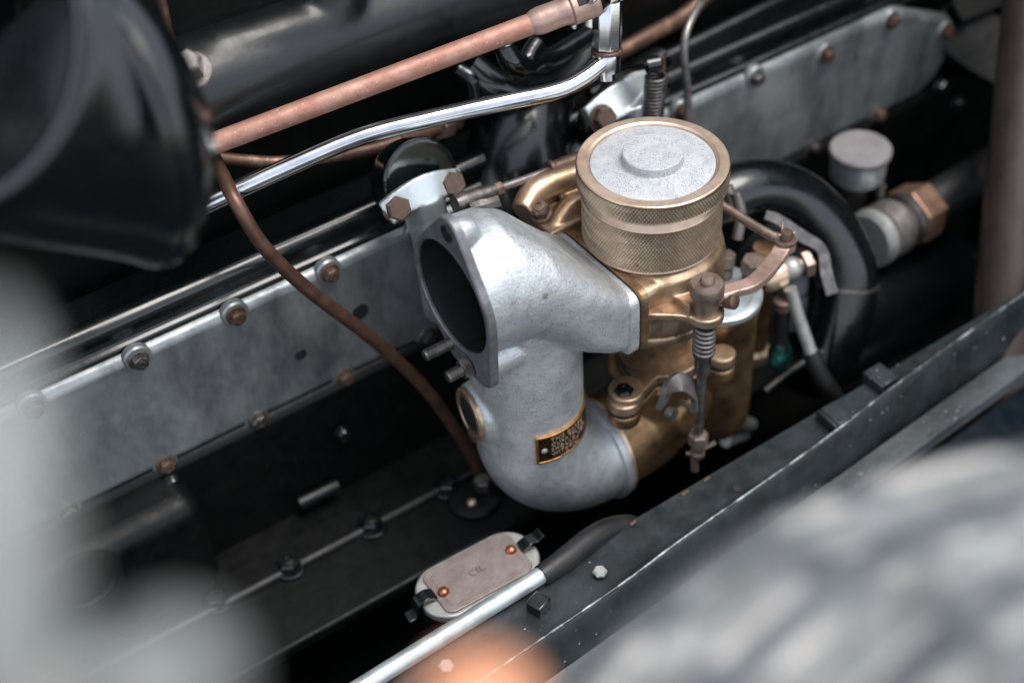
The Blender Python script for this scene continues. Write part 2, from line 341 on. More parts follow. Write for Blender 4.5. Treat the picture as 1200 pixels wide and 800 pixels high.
# mouth flange: hull of circles
def hull(circles, n=40):
    pts = [(cy+r*math.cos(2*math.pi*k/n), cz+r*math.sin(2*math.pi*k/n)) for cy, cz, r in circles for k in range(n)]
    pts = sorted(set((round(a, 4), round(b_, 4)) for a, b_ in pts))
    def half(P):
        h = []
        for p in P:
            while len(h) > 1 and (h[-1][0]-h[-2][0])*(p[1]-h[-2][1])-(h[-1][1]-h[-2][1])*(p[0]-h[-2][0]) <= 0: h.pop()
            h.append(p)
        return h[:-1]
    return half(pts)+half(pts[::-1])
def ring_plate(mb, outer, c, r, w0, w1, n=96):           # outer convex outline with a round bore, in the YZ plane
    def out_r(t):
        d = (math.cos(t), math.sin(t)); best = 0
        for i in range(len(outer)):
            a, b_ = outer[i], outer[(i+1) % len(outer)]
            ax, ay = a[0]-c[0], a[1]-c[1]; ex, ey = b_[0]-a[0], b_[1]-a[1]; den = d[0]*ey-d[1]*ex
            if abs(den) < 1e-9: continue
            s_ = (ax*ey-ay*ex)/den; q = (ax*d[1]-ay*d[0])/den
            if s_ > 0 and -1e-6 <= q <= 1+1e-6: best = max(best, s_)
        return best
    R = [out_r(2*math.pi*k/n) for k in range(n)]
    def rg(w, f): return [V(w, c[0]+math.cos(2*math.pi*k/n)*f(k), c[1]+math.sin(2*math.pi*k/n)*f(k)) for k in range(n)]
    rs = [rg(w1, lambda k: r), rg(w0+.7, lambda k: r), rg(w0, lambda k: r+.7), rg(w0, lambda k: R[k]-.7), rg(w0+.7, lambda k: R[k]), rg(w1, lambda k: R[k]), rg(w1, lambda k: r)]
    return mb.rings(rs, False)
fo = hull([(2, -25, 31), (-1, 11.5, 9), (3, -57, 7), (-18, -54.5, 9)])
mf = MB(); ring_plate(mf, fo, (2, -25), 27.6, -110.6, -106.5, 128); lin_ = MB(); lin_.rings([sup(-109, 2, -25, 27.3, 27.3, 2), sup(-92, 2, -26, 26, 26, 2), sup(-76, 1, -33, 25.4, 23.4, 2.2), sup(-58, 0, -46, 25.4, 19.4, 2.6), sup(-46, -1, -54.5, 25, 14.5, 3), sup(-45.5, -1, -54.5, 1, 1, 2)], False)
part('bore', lin_, M['hole'], casting)  # added liner, its dark colour stands for shade deep in the mouth
mflange = part('mouth_flange', mf, M['cast_dark'], casting, sharp=30)
hb = MB(); hb.lathe([(4, -.3), (4, .5), (3, .5), (2.9, -.2)], (-111, -1, 13), (-1, 0, 0), 20); part('bolt_hole', hb, M['hole'], casting)
st = MB(); pf = [(3, -2)]; z = 0
while z < 13: pf += [(3, z), (2.6, z+.45)]; z += .9
st.lathe(pf+[(2.4, z+.3)], (-111, 6.5, -56), (-1, 0, 0), 18); part('stud', st, M['steel'], casting, sharp=25)
place('nut', N_DARK, (-111, -9.5, -58), (-1, 0, 0), casting, spin=.3)
# square end rim and joint
def slab(mb, x0, x1, cy, cz, hw, hh, e): return mb.rings([sup(x0, cy, cz, hw-.8, hh-.8, e), sup(x0+.8, cy, cz, hw, hh, e), sup(x1-.8, cy, cz, hw, hh, e), sup(x1, cy, cz, hw-.8, hh-.8, e)])
q = MB(); slab(q, -38.5, -32, -1, -60.5, 32.2, 18.3, 8); part('duct_rim', q, M['cast'], casting, sharp=30)
# side boss cover on the pipe
sc = MB(); sc.lathe([(14, -2), (14, 1.5), (13, 2.6), (10.5, 2.8), (10, 1.2), (1, 1.2)], (-103.5, 5.6, -106), (-1, .12, 0), 40); bc = part('boss_cap', sc, M['bronze'], casting)
dk = MB(); dk.lathe([(9.8, 0), (9.6, .9), (7, 1.4), (1, 1.6)], (-104.8, 5.7, -106), (-1, .12, 0), 32); part('plug', dk, M['hole'], bc)
kn = MB(); kn.lathe([(4, 0), (3.8, 2.2), (2.6, 3.2), (.5, 3.4)], (-105.4, 1, -115), (-1, .12, 0), 18); part('screw_head', kn, M['rust_or'], bc)
# pipe lip
lp = MB(); lp.lathe([(27, -5), (29.2, -4), (29.6, -2), (29.2, 0), (27, .6)], (-31, 0, -172), (1, 0, 0), 56); part('pipe_lip', lp, M['cast'], casting)
# label plate wrapped on the pipe
PR = 28.0
def wrap(a, h, r): t = math.radians(a); return V(-75+r*math.cos(t), r*math.sin(t), h)
LZ, LH, A0, A1 = -117, 8.8, -117, -16
def plate_on_pipe(mb, a0, a1, z0, z1, r0, r1, n=30):
    return mb.rings([[wrap(a0+(a1-a0)*k/n, z_, r_) for z_, r_ in ((z0, r0), (z0, r1), (z1, r1), (z1, r0))] for k in range(n+1)])
q = MB(); plate_on_pipe(q, A0, A1, LZ-LH, LZ+LH, PR-1.6, PR); lab = part('name_plate', q, M['label_bg'], casting)
q = MB(); dA = 2.2
plate_on_pipe(q, A0, A1, LZ+LH-.9, LZ+LH+.3, PR-1.5, PR+.45); plate_on_pipe(q, A0, A1, LZ-LH-.3, LZ-LH+.9, PR-1.5, PR+.45)
plate_on_pipe(q, A0-.6, A0+dA, LZ-LH, LZ+LH, PR-1.5, PR+.45, 3); part('plate_border', q, M['label_br'], lab, .3)
q = MB(); c = wrap(A0+8, LZ-.5, PR-.2); q.lathe([(1.7, 0), (1.6, .5), (.9, 1), (.1, 1.1)], c, c-V(-75, 0, c.z), 16); part('plate_rivet', q, M['zinc'], lab)
def letters(lines, size, lead):
    out = []
    for i, tx in enumerate(lines):
        cu = bpy.data.curves.new('t', 'FONT'); cu.body = tx; cu.size = size; cu.extrude = .12; cu.space_character = 1.15; cu.offset = 0
        o = bpy.data.objects.new('t', cu); COL.objects.link(o); bpy.context.view_layer.update()
        me = bpy.data.meshes.new_from_object(o.evaluated_get(bpy.context.evaluated_depsgraph_get()))
        out.append(([v.co.copy() for v in me.vertices], [list(p.vertices) for p in me.polygons], -i*lead))
        bpy.data.objects.remove(o); bpy.data.meshes.remove(me)
    return out
for k, (vv, ff, dz) in enumerate(letters(['THIS CARBU', 'CURATELY A', 'SHOULD NOT', 'WITHOUT', '    NO. 970'], 3.4, 3.35)):
    q = MB(); q.add([wrap(A0+15+math.degrees(v.x*1.0/PR), LZ+4.6+dz+v.y, PR+.25+v.z*1.5) for v in vv], ff); part('lettering', q, M['brass'], lab, sharp=20)

# --- bronze throttle body
tb = MB()
tb.rings([sup(-31.5, -1, -60.5, 30.5, 16.8, 8), sup(-8, -1, -60.5, 30.5, 16.8, 8), sup(0, -1, -60.5, 28, 16, 6)])
tb.lathe([(34.5, -79), (35.5, -74), (35.8, -52), (34.5, -46), (31, -43), (29, -42)], (0, 0, 0), seg=64)
tb.lathe([(18, -122), (18, -110), (20, -98), (26, -86), (29, -76)], (8, -2, 0), seg=56)
tb.lathe([(9, -120), (9, -113)], (-30, -20, 0), seg=28)
tb.strip([(-6, -28, -58), (-4, -42, -58)], 16, 12, n=1)
tb.lathe([(30, -86), (34, -85.5), (34.6, -84), (34.6, -81), (33, -80)], (0, 0, 0), seg=64)
body = part('throttle_body', fuse(tb, OFF, .65, 4), M['bronze'], carb)
q = MB(); slab(q, -32.9, -30.6, -1, -60.5, 31.6, 17.8, 8); part('gasket', q, M['hole'], body)
q = MB(); slab(q, -31.4, -27, -1, -60.5, 32.6, 18.8, 8); part('body_joint', q, M['bronze_d'], body, sharp=30)
# wavy flange under the body
def lobed(mb, z0, z1, g):
    fn = lambda a, b_, w: V(a, b_, w)
    mb.prism(hull([(6, -3, 22+g)]), fn, z0, z1); mb.prism(hull([(-32, -21, 7.5+g)]), fn, z0, z1+.1); mb.prism(hull([(27, -26, 6+g)]), fn, z0, z1+.1)
    mb.strip([(-32, -21, (z0+z1)/2), (6, -8, (z0+z1)/2)], 11+g, z1-z0-.2, n=1); mb.strip([(27, -26, (z0+z1)/2), (6, -3, (z0+z1)/2)], 10+g, z1-z0-.2, n=1); return mb
q = MB(); lobed(q, -123, -117, 1)
lf = part('lower_flange', fuse(q, OFF, .6, 6), M['bronze'], body)
q = MB(); lobed(q, -125.3, -122.8, .4); part('gasket', fuse(q, OFF, .6, 3), M['hole'], body)
place('bolt', bolt_mesh('bolt', M['black'], 5, 4.5, 6.5), (-32, -21, -117), (0, 0, 1), body)
# bronze elbow underneath
ob = MB(); lobed(ob, -133, -125.3, .8)
ob.tube([V(-31, 0, -172), V(-18, 0, -172)] + [V(-16+24*math.sin(t), 0, -172+24*(1-math.cos(t))) for t in [math.pi/2*k/6 for k in range(1, 7)]] + [V(8, 0, -140), V(5, 0, -126)], 26, 44, 4)
ob.lathe([(15, 0), (15, 16), (13, 19)], (8, -8, -152), (0.2, -1, 0), 30)
elb = part('outlet_elbow', fuse(ob, OFF, .9, 8), M['bronze_d'], carb)
q = MB(); q.lathe([(28.6, 0), (29, .8), (29, 2.4), (28, 3)], (-31.4, 0, -172), (1, 0, 0), 56); part('joint_ring', q, M['brass'], elb)
# back lobes of the body (engine side)
q = MB(); q.tube([(-44, 44, -36), (-30, 50, -33), (-8, 48, -34), (10, 40, -38)], [6, 8, 8, 7], 18); q.tube([(-34, 32, -44), (-20, 36, -40), (0, 34, -42)], [5, 7, 7], 16)
q.box((-14, 40, -52), (26, 14, 12)); part('rear_mounting', fuse(q, OFF, .9, 6), M['bronze'], carb)
place('bolt', bolt_mesh('bolt', M['rust'], 5, 5, 6), (-36, 40, -38), (-.3, -.2, 1), carb)

# --- dashpot cap
cap = MB(); cap.lathe([(20, -42), (31, -42), (32.4, -41), (32.4, -40)], seg=80); cap.lathe([(33, -16.3), (32.7, -15.8), (30.4, -12.6), (30, -11.6), (29.8, -10)], seg=80, cap=False)
cap.lathe([(33.6, -10.2), (34.3, -9.6)], seg=80, cap=False); cap.lathe([(34.7, -1.0), (35, -.7), (34.9, -.1), (34.4, .25), (30.5, .25), (29.4, -.3), (28.9, -1.2), (28.8, -3)], seg=96, cap=False)
cap.lathe([(30, -11), (33.8, -10.2)], seg=80, cap=False); cap.lathe([(10, -10), (30.6, -10)], seg=80)
dcap = part('dashpot_cap', cap, M['brass'], carb, sharp=24)
def knurl(r, z0, z1, teeth, depth):
    nu = teeth*4; pitch = 2*math.pi*r/teeth; nz = max(4, int((z1-z0)/(pitch/4))); rs = []
    tri = lambda a: abs((a % 1)*2-1)
    for j in range(nz+1):
        z_ = z0+(z1-z0)*j/nz; e = min(1, min(j, nz-j)/2)
        ring = []
        for i in range(nu):
            t = 2*math.pi*i/nu; a = i/4; b_ = (z_-z0)/pitch*.62
            ring.append(V(math.cos(t), math.sin(t), 0)*(r-depth*(1-min(1, 1.35*min(tri(a+b_), tri(a-b_))))*e)+V(0, 0, z_))
        rs.append(ring)
    return MB().rings(rs, False)
part('knurled_ring', knurl(35.3, -9.9, -.8, 132, .85), M['knurl'], dcap, sharp=90)
part('knurled_barrel', knurl(33.1, -40, -16.2, 132, .8), M['knurl'], dcap, sharp=90)
q = MB(); q.lathe([(29, -2.5), (28.6, -.9), (27, -.5), (15.5, .2), (14.5, .4), (14.2, .8), (14, 4.6), (13.5, 5.1), (8, 5.2), (.1, 5.2)], seg=80); part('cap_disc', q, M['lid'], dcap, sharp=32)

# --- float chamber
FX, FY = 44, -2
q = MB(); q.lathe([(15, -196), (19, -195), (20.5, -191), (20.8, -182), (21, -112), (21.6, -111), (21.6, -106)], (FX, FY, 0), seg=56)
fc = part('float_chamber', q, M['bronze_d'], carb)
q = MB(); q.lathe([(21.8, -106.2), (22.6, -105.6), (22.6, -102.6), (21.8, -102), (18, -101.6), (17, -100), (8, -99.4), (.1, -99.4)], (FX, FY, 0), seg=56); fl_ = part('chamber_lid', q, M['nickel'], fc)
q = MB(); q.lathe([(9, -100), (9, -96), (7, -94), (.1, -94)], (FX-4, FY+6, 0), seg=30); q.box((FX+2, FY+14, -97), (9, 6, 3.5)); part('lid_boss', q, M['lid'], fl_, .8)
for p, s in (((852, 297), .85), ((884, 304), 1.25)):
    c = at(*p, z=-84); q = MB(); q.lathe([(4.5*s, -14), (4.6*s, -9)], c, seg=24); hex_prof(qq := MB(), 5.4*s, -8, 0, .7); q.add([v+c for v in qq.v], qq.f); part('banjo_bolt', q, M['brown_steel'], fl_)
# fuel column and union to the right of the chamber
CXX, CYY = 80, 4
q = MB(); q.lathe([(6, -176), (7.6, -174), (7.8, -168), (6.2, -166), (6.4, -112), (7.4, -110), (7.6, -98), (6, -94)], (CXX, CYY, 0), seg=30); col_ = part('fuel_column', q, M['bronze_d'], carb)
q = MB(); q.lathe([(6.8, -176.4), (8.4, -174), (8.4, -168), (6.8, -166)], (CXX, CYY, 0), seg=30); part('column_foot', q, M['brass'], col_)
c = at(899, 325, d=742); u = (at(948, 306, d=746)-c).normalized()
q = MB(); q.lathe([(6, -4), (8, -1), (8.4, 5), (7.6, 9), (5.5, 10)], c, u, 26); part('union_body', q, M['brass'], col_)
q = MB(); q.ball(c+u*14, 6.6); part('union_ball', q, M['zinc'], col_)
q = MB(); hex_prof(qq := MB(), 8, 0, 5.5, .8); fr = frame(u); cc = c+u*20; q.add([cc+fr[0]*v.x+fr[1]*v.y+fr[2]*v.z for v in qq.v], qq.f); q.lathe([(4.6, -6), (4.8, 0)], cc, u, 20); part('union_nut', q, M['brown_steel'], col_)
# --- throttle linkage
kp = at(829, 331, y=-46)                              # top of the damper knob
ax = V(kp.x, -46, 0)
q = MB(); q.lathe([(3, -24), (6, -23), (6.4, -21), (5.8, -19.6), (6, -8.6), (6.3, -8), (6.3, -7.2), (7.7, -6.8), (8, -6), (8, -1.2), (7.3, 0), (3.6, .2), (3.3, 1.8), (2.6, 2.6), (.1, 2.7)], (kp.x, -46, kp.z), seg=34)
knob = part('linkage_knob', q, M['brown_steel'], carb)
q = MB(); q.strip([(kp.x-22, -30, kp.z-17), (kp.x-10, -38, kp.z-18), (kp.x, -46, kp.z-19)], [9, 10, 13], 4); q.lathe([(8.6, -21.5), (8.6, -16.5)], (kp.x, -46, kp.z), seg=28); part('rod_bracket', fuse(q, OFF, .6, 4), M['bronze'], body)
q = MB(); n = 6
q.tube([V(kp.x+4.6*math.cos(t*2*math.pi), -46+4.6*math.sin(t*2*math.pi), kp.z-26-t*2.9) for t in [k/14 for k in range(14*n+1)]], 1.05, 8, 1); part('rod_spring', q, M['grey_steel'], knob, sharp=60)
zb = kp.z-106
q = MB(); q.lathe([(2.5, zb), (2.5, kp.z-58), (3.9, kp.z-57), (4.2, kp.z-46), (5.2, kp.z-44.6), (5.2, kp.z-43), (3, kp.z-43), (2.8, kp.z-20)], (kp.x, -46, 0), seg=22); rod = part('push_rod', q, M['steel'], carb)
q = MB(); hex_prof(q, 5.2, zb-2, zb+6, .9); q.lathe([(3.4, zb-7), (3.6, zb)], seg=18); q.v = [v+V(kp.x, -46, 0) for v in q.v]; q.tube([V(kp.x-5, -43, zb-9), V(kp.x+1, -46, zb-8), V(kp.x+8, -50, zb-3)], 1.4, 10, 4); q.ball(V(kp.x, -46, zb-9), 4); q.tube([V(kp.x-1, -45, zb-10), V(kp.x-2, -47, zb-20)], 2.2, 10, 1); part('clevis', q, M['brown_steel'], rod)
q = MB(); a, b_ = at(778, 478, y=-40), at(815, 460, y=-44)
q.strip([a+V(0, 2, 0), at(783, 458, y=-42), at(797, 447, y=-43), b_, at(818, 478, y=-45)], [6, 8, 9, 8, 6], 3.4, up=(0.3, -1, .6)); tl = part('throttle_lever', q, M['grey_steel'], carb, .5)
q = MB(); q.tube([at(798, 470, y=-32), at(822, 487, y=-46)], 1.6, 10, 1); q.lathe([(3, 0), (3, 4)], at(783, 482, y=-42), (.2, -1, .1), 16); part('lever_pin', q, M['steel'], tl)
# bell-crank lever
le = at(920, 287, y=-32); ls = V(kp.x+3, -46, kp.z-9)
q = MB(); q.strip([ls, at(858, 340, z=kp.z-9), at(884, 331, z=kp.z-9), at(906, 308, z=le.z), le], [9, 7, 7.5, 8, 8], 4.2); q.lathe([(5.4, -2.3), (5.4, 2.3)], le, seg=24)
q.lathe([(5.5, -3), (5.5, 3)], at(849, 345, z=kp.z-11), seg=20); lev = part('bell_crank', fuse(q, OFF, .5, 3), M['dull_pink'], carb)
q = MB(); q.lathe([(3.6, 0), (3.6, 5), (2.8, 5.6), (.1, 5.7)], at(851, 352, z=kp.z-12), (.25, -1, .35), 20); sc_ = part('lever_screw', q, M['rust'], lev)
q = MB(); q.lathe([(5, 2.2), (5, 4.2), (3.4, 4.3), (3.2, 7.8), (2.5, 8.6), (.1, 8.8)], le, seg=22); part('lever_pin', q, M['rust'], lev)
q = MB(); q.tube([le+V(-5, 1, 8), le+V(0, 0, 6.8), le+V(5, -1, 6.2)], .55, 6, 4); q.tube([le+V(-1, 2, 7), le+V(1, 4, 11)], .5, 6, 1); part('split_pin', q, M['brass'], lev)
q = MB(); q.tube([le+V(0, 0, 3.4), le+V(-5, 9, 4.5), at(846, 241, y=4)+V(0, 0, 0), at(800, 214, y=24)], 2.5, 12, 4); q.lathe([(5.6, 2.2), (5.6, 4.2)], le, seg=20); lk = part('link_rod', q, M['brown_steel'], carb)

# ================================================================== PIPES AND FITTINGS ABOVE
# pinkish copper pipe
p0, p1 = at(215, 182, d=628), at(626, 27, d=640); dr = (p1-p0).normalized()
cp = thing('copper_pipe', 'straight pinkish copper pipe running diagonally beneath the black manifold', 'pipe', p0)
q = MB(); q.tube([p0-dr*60, p0*.5+p1*.5, p1], 4.95, 24, 6); part('tube', q, M['rose'], cp)
q = MB(); q.lathe([(5.0, -2), (5.9, 0), (6.4, 3), (6.2, 14), (6.6, 15), (6.6, 17), (7.6, 18), (7.6, 30), (6.8, 31)], p1, dr, 30); sl_ = part('sleeve', q, M['dull_pink'], cp, label='smooth pale copper sleeve at the upper end')
q = MB(); q.lathe([(2, 0), (2, 3.5), (1.4, 4.2), (.1, 4.3)], p1+dr*24+V(0, -5.5, 4.5), (0, -.75, .66), 16); part('pin', q, M['chrome'], sl_)
q = MB(); q.strip([p1+dr*18+V(0, -5.6, 5.2), p1+dr*24+V(0, -5.6, 5.2)], 3, .8, up=(0, -.75, .66), n=1); part('slot', q, M['hole'], sl_)
q = MB(); q.ball(p1+dr*18+V(0, -2, -8), 1.6); part('grub_screw', q, M['chrome'], sl_)
# chrome pipe with pillar
pb = at(706, 78, d=664)
ch = thing('chrome_pipe', 'polished chrome pipe bending up into an upright chrome pillar', 'pipe', pb)
q = MB(); q.tube([at(150, 282, d=636), at(245, 238, d=638), at(330, 199, d=642), at(420, 161, d=646), at(500, 140, d=650), at(590, 120, d=654), at(650, 107, d=658), at(682, 92, d=662), at(706, 74, d=664)], 4.3, 24, 8); part('tube', q, M['chrome'], ch)
q = MB(); up_ = (at(712, -5, d=646)-at(711, 66, d=662)).normalized(); bp = at(711, 62, d=664)
q.lathe([(4, -13), (4.6, -12.6), (4.6, -9), (6.6, -8.6), (6.8, -1), (6.4, 0)], bp, up_, 26); part('banjo', q, M['chrome'], ch)
q = MB(); q.lathe([(6.4, 0), (7.6, .4), (7.6, 1.6), (6.8, 2.2)], bp, up_, 30); part('collar', q, M['dull_copper'], ch)
q = MB(); q.lathe([(6.2, 2), (7.2, 3), (7.2, 26), (6, 28)], bp, up_, 8, phase=.35); pil = part('pillar', q, M['chrome'], ch, .5)
q = MB(); q.ball(bp+up_*31, 8.6); q.tube([bp+up_*31, at(745, -25, d=640)], 7.4, 24, 1); q.lathe([(7.5, 0), (8.2, 1), (8.2, 4)], bp+up_*31, (p1-bp-up_*31), 26); part('elbow', fuse(q, pb, .7, 4), M['chrome'], ch)
q = MB(); q.tube([bp+up_*30, p1+dr*30], 6, 24, 1); part('dark_collar', q, M['black'], ch)
# black manifold tube
xa, xb = at(205, 120, y=150), at(700, -60, y=165)
mn = thing('black_manifold', 'thick black manifold tube lying along the top of the engine', 'manifold', xa)
q = MB(); q.tube([at(120, 150, y=140), at(260, 95, y=145), at(420, 38, y=150), at(560, -8, y=155), at(700, -52, y=160)], 26, 40, 6); q.ball(at(150, 140, y=140), 28, 32); q.tube([at(250, 66, y=142), at(330, 44, y=142), at(380, 26, y=143), at(392, 0, y=145), at(370, -24, y=148)], [12, 14, 14, 14, 12], 18); part('body', fuse(q, xa, 1.4, 40), M['satin'], mn)
bt = at(226, 84, y=100); hb_ = bolt_mesh('bolt', M['grey_steel'], 5.2, 8, 7.6, False); place('bolt', hb_, bt, (-.3, -.45, .85), mn, scale=1.15)
q = MB(); q.tube([at(202, 80, y=102), at(216, 74, y=102)], 3.2, 14, 1); part('lock_pin', q, M['grey_steel'], mn)
q = MB(); q.tube([at(186, -5, y=150), at(196, 40, y=150), at(205, 62, y=150)], 3, 12); part('stay', q, M['dull_copper'], mn)
# branch + clamp below manifold
br = at(640, 90, y=120)
bm_ = thing('manifold_branch', 'curved black branch pipe with a moulded clamp beside the chrome pillar', 'pipe', br)
q = MB(); q.tube([at(548, 78, y=120), at(575, 100, y=112), at(615, 112, y=108), at(655, 102, y=112), at(682, 72, y=122), at(690, 30, y=135)], [9, 10, 10.5, 10.5, 10, 9], 26); part('branch', q, M['black'], bm_)
q = MB(); q.tube([at(590, 52, y=92), at(600, 72, y=88), at(615, 78, y=88), at(630, 70, y=90), at(650, 66, y=92), at(690, 42, y=100)], [5, 6, 6, 5.5, 5.5, 5.5], 18); q.tube([at(630, 50, y=94), at(622, 62, y=91), at(618, 72, y=88)], 5, 16); part('clamp', fuse(q, br, .8, 4), M['black'], bm_)
q = MB(); q.lathe([(3, 0), (3, 10)], at(606, 92, y=96), (0, 0, 1), 16); part('clamp_screw', q, M['black'], bm_)
q = MB(); q.lathe([(4, 0), (4, 3)], at(604, 88, y=98), (0, -.6, .4), 6); part('clamp_nut', q, M['rust_or'], bm_)
q = MB(); q.tube([at(640, 100, y=125), at(612, 150, y=112), at(606, 215, y=100), at(612, 300, y=96)], [18, 26, 28, 28], 36); part('down_pipe', q, M['drum'], bm_)
q = MB(); q.tube([at(538, 82, y=118), at(552, 92, y=112), at(556, 112, y=110)], 4, 14); part('loop', q, M['black'], bm_)
# brown fuel pipe
fp = thing('fuel_pipe', 'brown copper fuel pipe curving down across the aluminium side cover', 'pipe', at(573, 566, z=-209))
q = MB(); q.tube([at(236, 158, y=118), at(254, 192, y=106), at(276, 236, y=80), at(310, 290, y=70), at(362, 340, y=66), at(430, 392, y=64), at(490, 446, y=60), at(530, 498, y=55), at(556, 540, y=50), at(566, 566, y=47)], 3.4, 16, 8); part('tube', q, M['copper'], fp)
c = at(566, 572, z=-206); q = MB(); hex_prof(q, 5, 0, 8, .8); q.v = [v+c for v in q.v]; part('union_nut', q, M['steel'], fp)
q = MB(); q.lathe([(3.2, 0), (3.2, 6), (2, 7)], at(579, 563, z=-200), (1, -.4, .2), 6); part('drain_plug', q, M['steel'], fp)
q = MB(); q.lathe([(15, 0), (15, 2.4), (13.5, 3.4), (9, 3.6)], at(556, 585, z=-210), seg=36); part('base_pad', q, M['black_m'], fp)
q = MB(); q.lathe([(2.6, 0), (2.4, 2), (1, 2.8)], at(553, 590, z=-206), seg=14); part('brass_plug', q, M['brass'], fp)
# thin oxidised pipe behind chrome pipe
op = thing('oil_pipe', 'thin oxidised copper pipe with a nut behind the chrome pipe', 'pipe', at(520, 152, y=118))
q = MB(); q.tube([at(190, 150, y=132), at(240, 180, y=126), at(310, 190, y=118), at(360, 187, y=112), at(430, 176, y=112), at(478, 161, y=114), at(514, 151, y=118)], 3.0, 14); part('tube', q, M['dull_copper'], op)
q = MB(); hex_prof(qq := MB(), 6, 0, 9, .8); fr = frame(at(535, 145, y=124)-at(515, 152, y=118)); cc = at(514, 152, y=117); q.add([cc+fr[0]*v.x+fr[1]*v.y+fr[2]*v.z for v in qq.v], qq.f); q.lathe([(3.6, 8), (3.8, 18)], cc, fr[2], 16); part('nut', q, M['rust'], op)
q = MB(); q.tube([at(468, 165, y=113), at(505, 154, y=116)], 3.7, 14, 1); part('ferrule', q, M['copper'], op)
# dark enamel water outlet with two bolts
wo = thing('water_outlet', 'dark green enamelled outlet clamp with two rusty bolts over a nickel pipe', 'outlet', at(498, 250, y=72))
Wc = at(487, 205, y=82)
q = MB(); fwd_ = V(0.05, -.86, .5).normalized()
sx = V(1, 0, 0); sy = fwd_.cross(sx).normalized()
outl = [(a_.x, a_.y) for a_ in resample([V(*q_, 0) for q_ in [(-20, -9), (-19, 4), (-14, 13), (-5, 18), (5, 18), (14, 13), (19, 4), (20, -9), (10, -6), (0, -5), (-10, -6), (-20, -9)]], 5)][:-1]
q.prism(outl, lambda a, b_, w: Wc+sx*a*1.05+sy*b_*-1.0+fwd_*w if False else Wc+sx*a+V(0, .3, .95)*b_+fwd_*w, -12, 5)
part('clamp_cover', fuse(q, at(498, 250, y=72), .8, 40), M['teal'], wo)
q = MB(); q.strip([at(452, 251, y=66), at(478, 232, y=64), at(505, 218, y=64), at(537, 212, y=66)], [12, 13, 13, 12], 7, up=(0, -.8, .6)); q.tube([at(492, 226, y=68), at(498, 248, y=67), at(507, 275, y=66), at(514, 310, y=70), at(520, 360, y=80)], [12, 10.5, 10.5, 11, 11], 30); part('nickel_pipe', fuse(q, at(498, 250, y=72), .8, 8), M['nickel'], wo)
for p in ((467, 243), (531, 214)): place('bolt', B_BIG, at(*p, y=62)+V(0, 3, -2), (-.1, -.86, .45), wo, spin=p[0], scale=.92)
# second outlet behind cap
w2 = thing('nickel_flange', 'bright nickel flange with one bolt behind the knurled brass cap', 'flange', at(735, 130, y=80))
q = MB(); q.strip([at(690, 142, y=78), at(722, 120, y=78), at(765, 96, y=84)], [14, 17, 15], 9, up=(0, -.7, .7)); q.tube([at(738, 115, y=78), at(745, 150, y=76), at(748, 190, y=76)], [11, 10, 10], 26); part('flange', fuse(q, at(735, 130, y=80), .8, 8), M['nickel'], w2)
place('bolt', B_BIG, at(705, 138, y=72), (-.1, -.86, .45), w2, spin=.4, scale=.9)
q = MB(); q.tube([at(690, 175, y=95), at(696, 140, y=92), at(735, 100, y=96), at(775, 70, y=100)], [8, 9, 9, 8], 20); part('arm', q, M['black'], w2)
# return spring
sp = thing('return_spring', 'rusty coiled return spring hooked onto a small lever behind the cap', 'spring', at(765, 140, y=72))
t0, t1 = at(769, 88, y=66), at(763, 150, y=66); axs = (t1-t0); q = MB(); fr = frame(axs); ln = axs.length; n = 15
q.tube([t0+fr[2]*ln*k/(n*14)+fr[0]*5.0*math.cos(k*2*math.pi/14)+fr[1]*5.0*math.sin(k*2*math.pi/14) for k in range(n*14+1)], 1.05, 8, 1); part('coil', q, M['steel'], sp, sharp=60)
q = MB(); q.tube([t0+fr[0]*5, t0+V(0, 0, 5), at(770, 72, y=66), at(776, 68, y=66), at(778, 82, y=64)], 1.2, 8, 6); part('hook', q, M['rust_or'], sp)
q = MB(); q.tube([at(757, 77, y=68), at(772, 74, y=66)], 4, 16, 1); q.strip([at(690, 96, y=96), at(730, 84, y=82), at(762, 76, y=68)], 4, 2); part('lever', q, M['black'], sp)
# thin grey cable
q = MB(); q.tube([at(832, -10, y=110), at(815, 14, y=96), at(804, 40, y=88), at(802, 70, y=84), at(806, 110, y=82), at(805, 150, y=80)], 2.2, 12)
solo('control_cable', q, M['grey_steel'], 'thin grey cable hanging down behind the knurled cap', 'cable', at(805, 150, y=80))
# throttle control rod
cr_ = thing('control_rod', 'slim rusty control rod running to the left of the knurled cap', 'rod', at(600, 215, y=52))
q = MB(); q.tube([at(545, 235, y=54), at(690, 184, y=54)], 2.1, 12, 1); part('rod', q, M['grey_steel'], cr_)
q = MB(); d_ = (at(690, 184, y=54)-at(545, 235, y=54)).normalized(); a = at(533, 240, y=54); q.lathe([(4.6, 0), (4.8, 3), (4.2, 16), (3.4, 24)], a, d_, 20); part('socket', q, M['steel'], cr_)
q = MB(); q.lathe([(3.4, 22), (4, 23), (4, 26), (2.6, 27)], a, d_, 8); part('lock_nut', q, M['rust'], cr_)
q = MB(); a2 = at(643, 199, y=54); q.lathe([(4.2, 0), (4.4, 2), (3, 3), (3.6, 4), (4.2, 24)], a2, d_, 18); part('end_socket', q, M['rust'], cr_)
q = MB(); q.lathe([(4, 0), (4.4, 6), (3.6, 8), (3.8, 14)], at(553, 246, y=48), (.8, -.4, .2), 8); part('ball_joint', q, M['steel'], cr_)
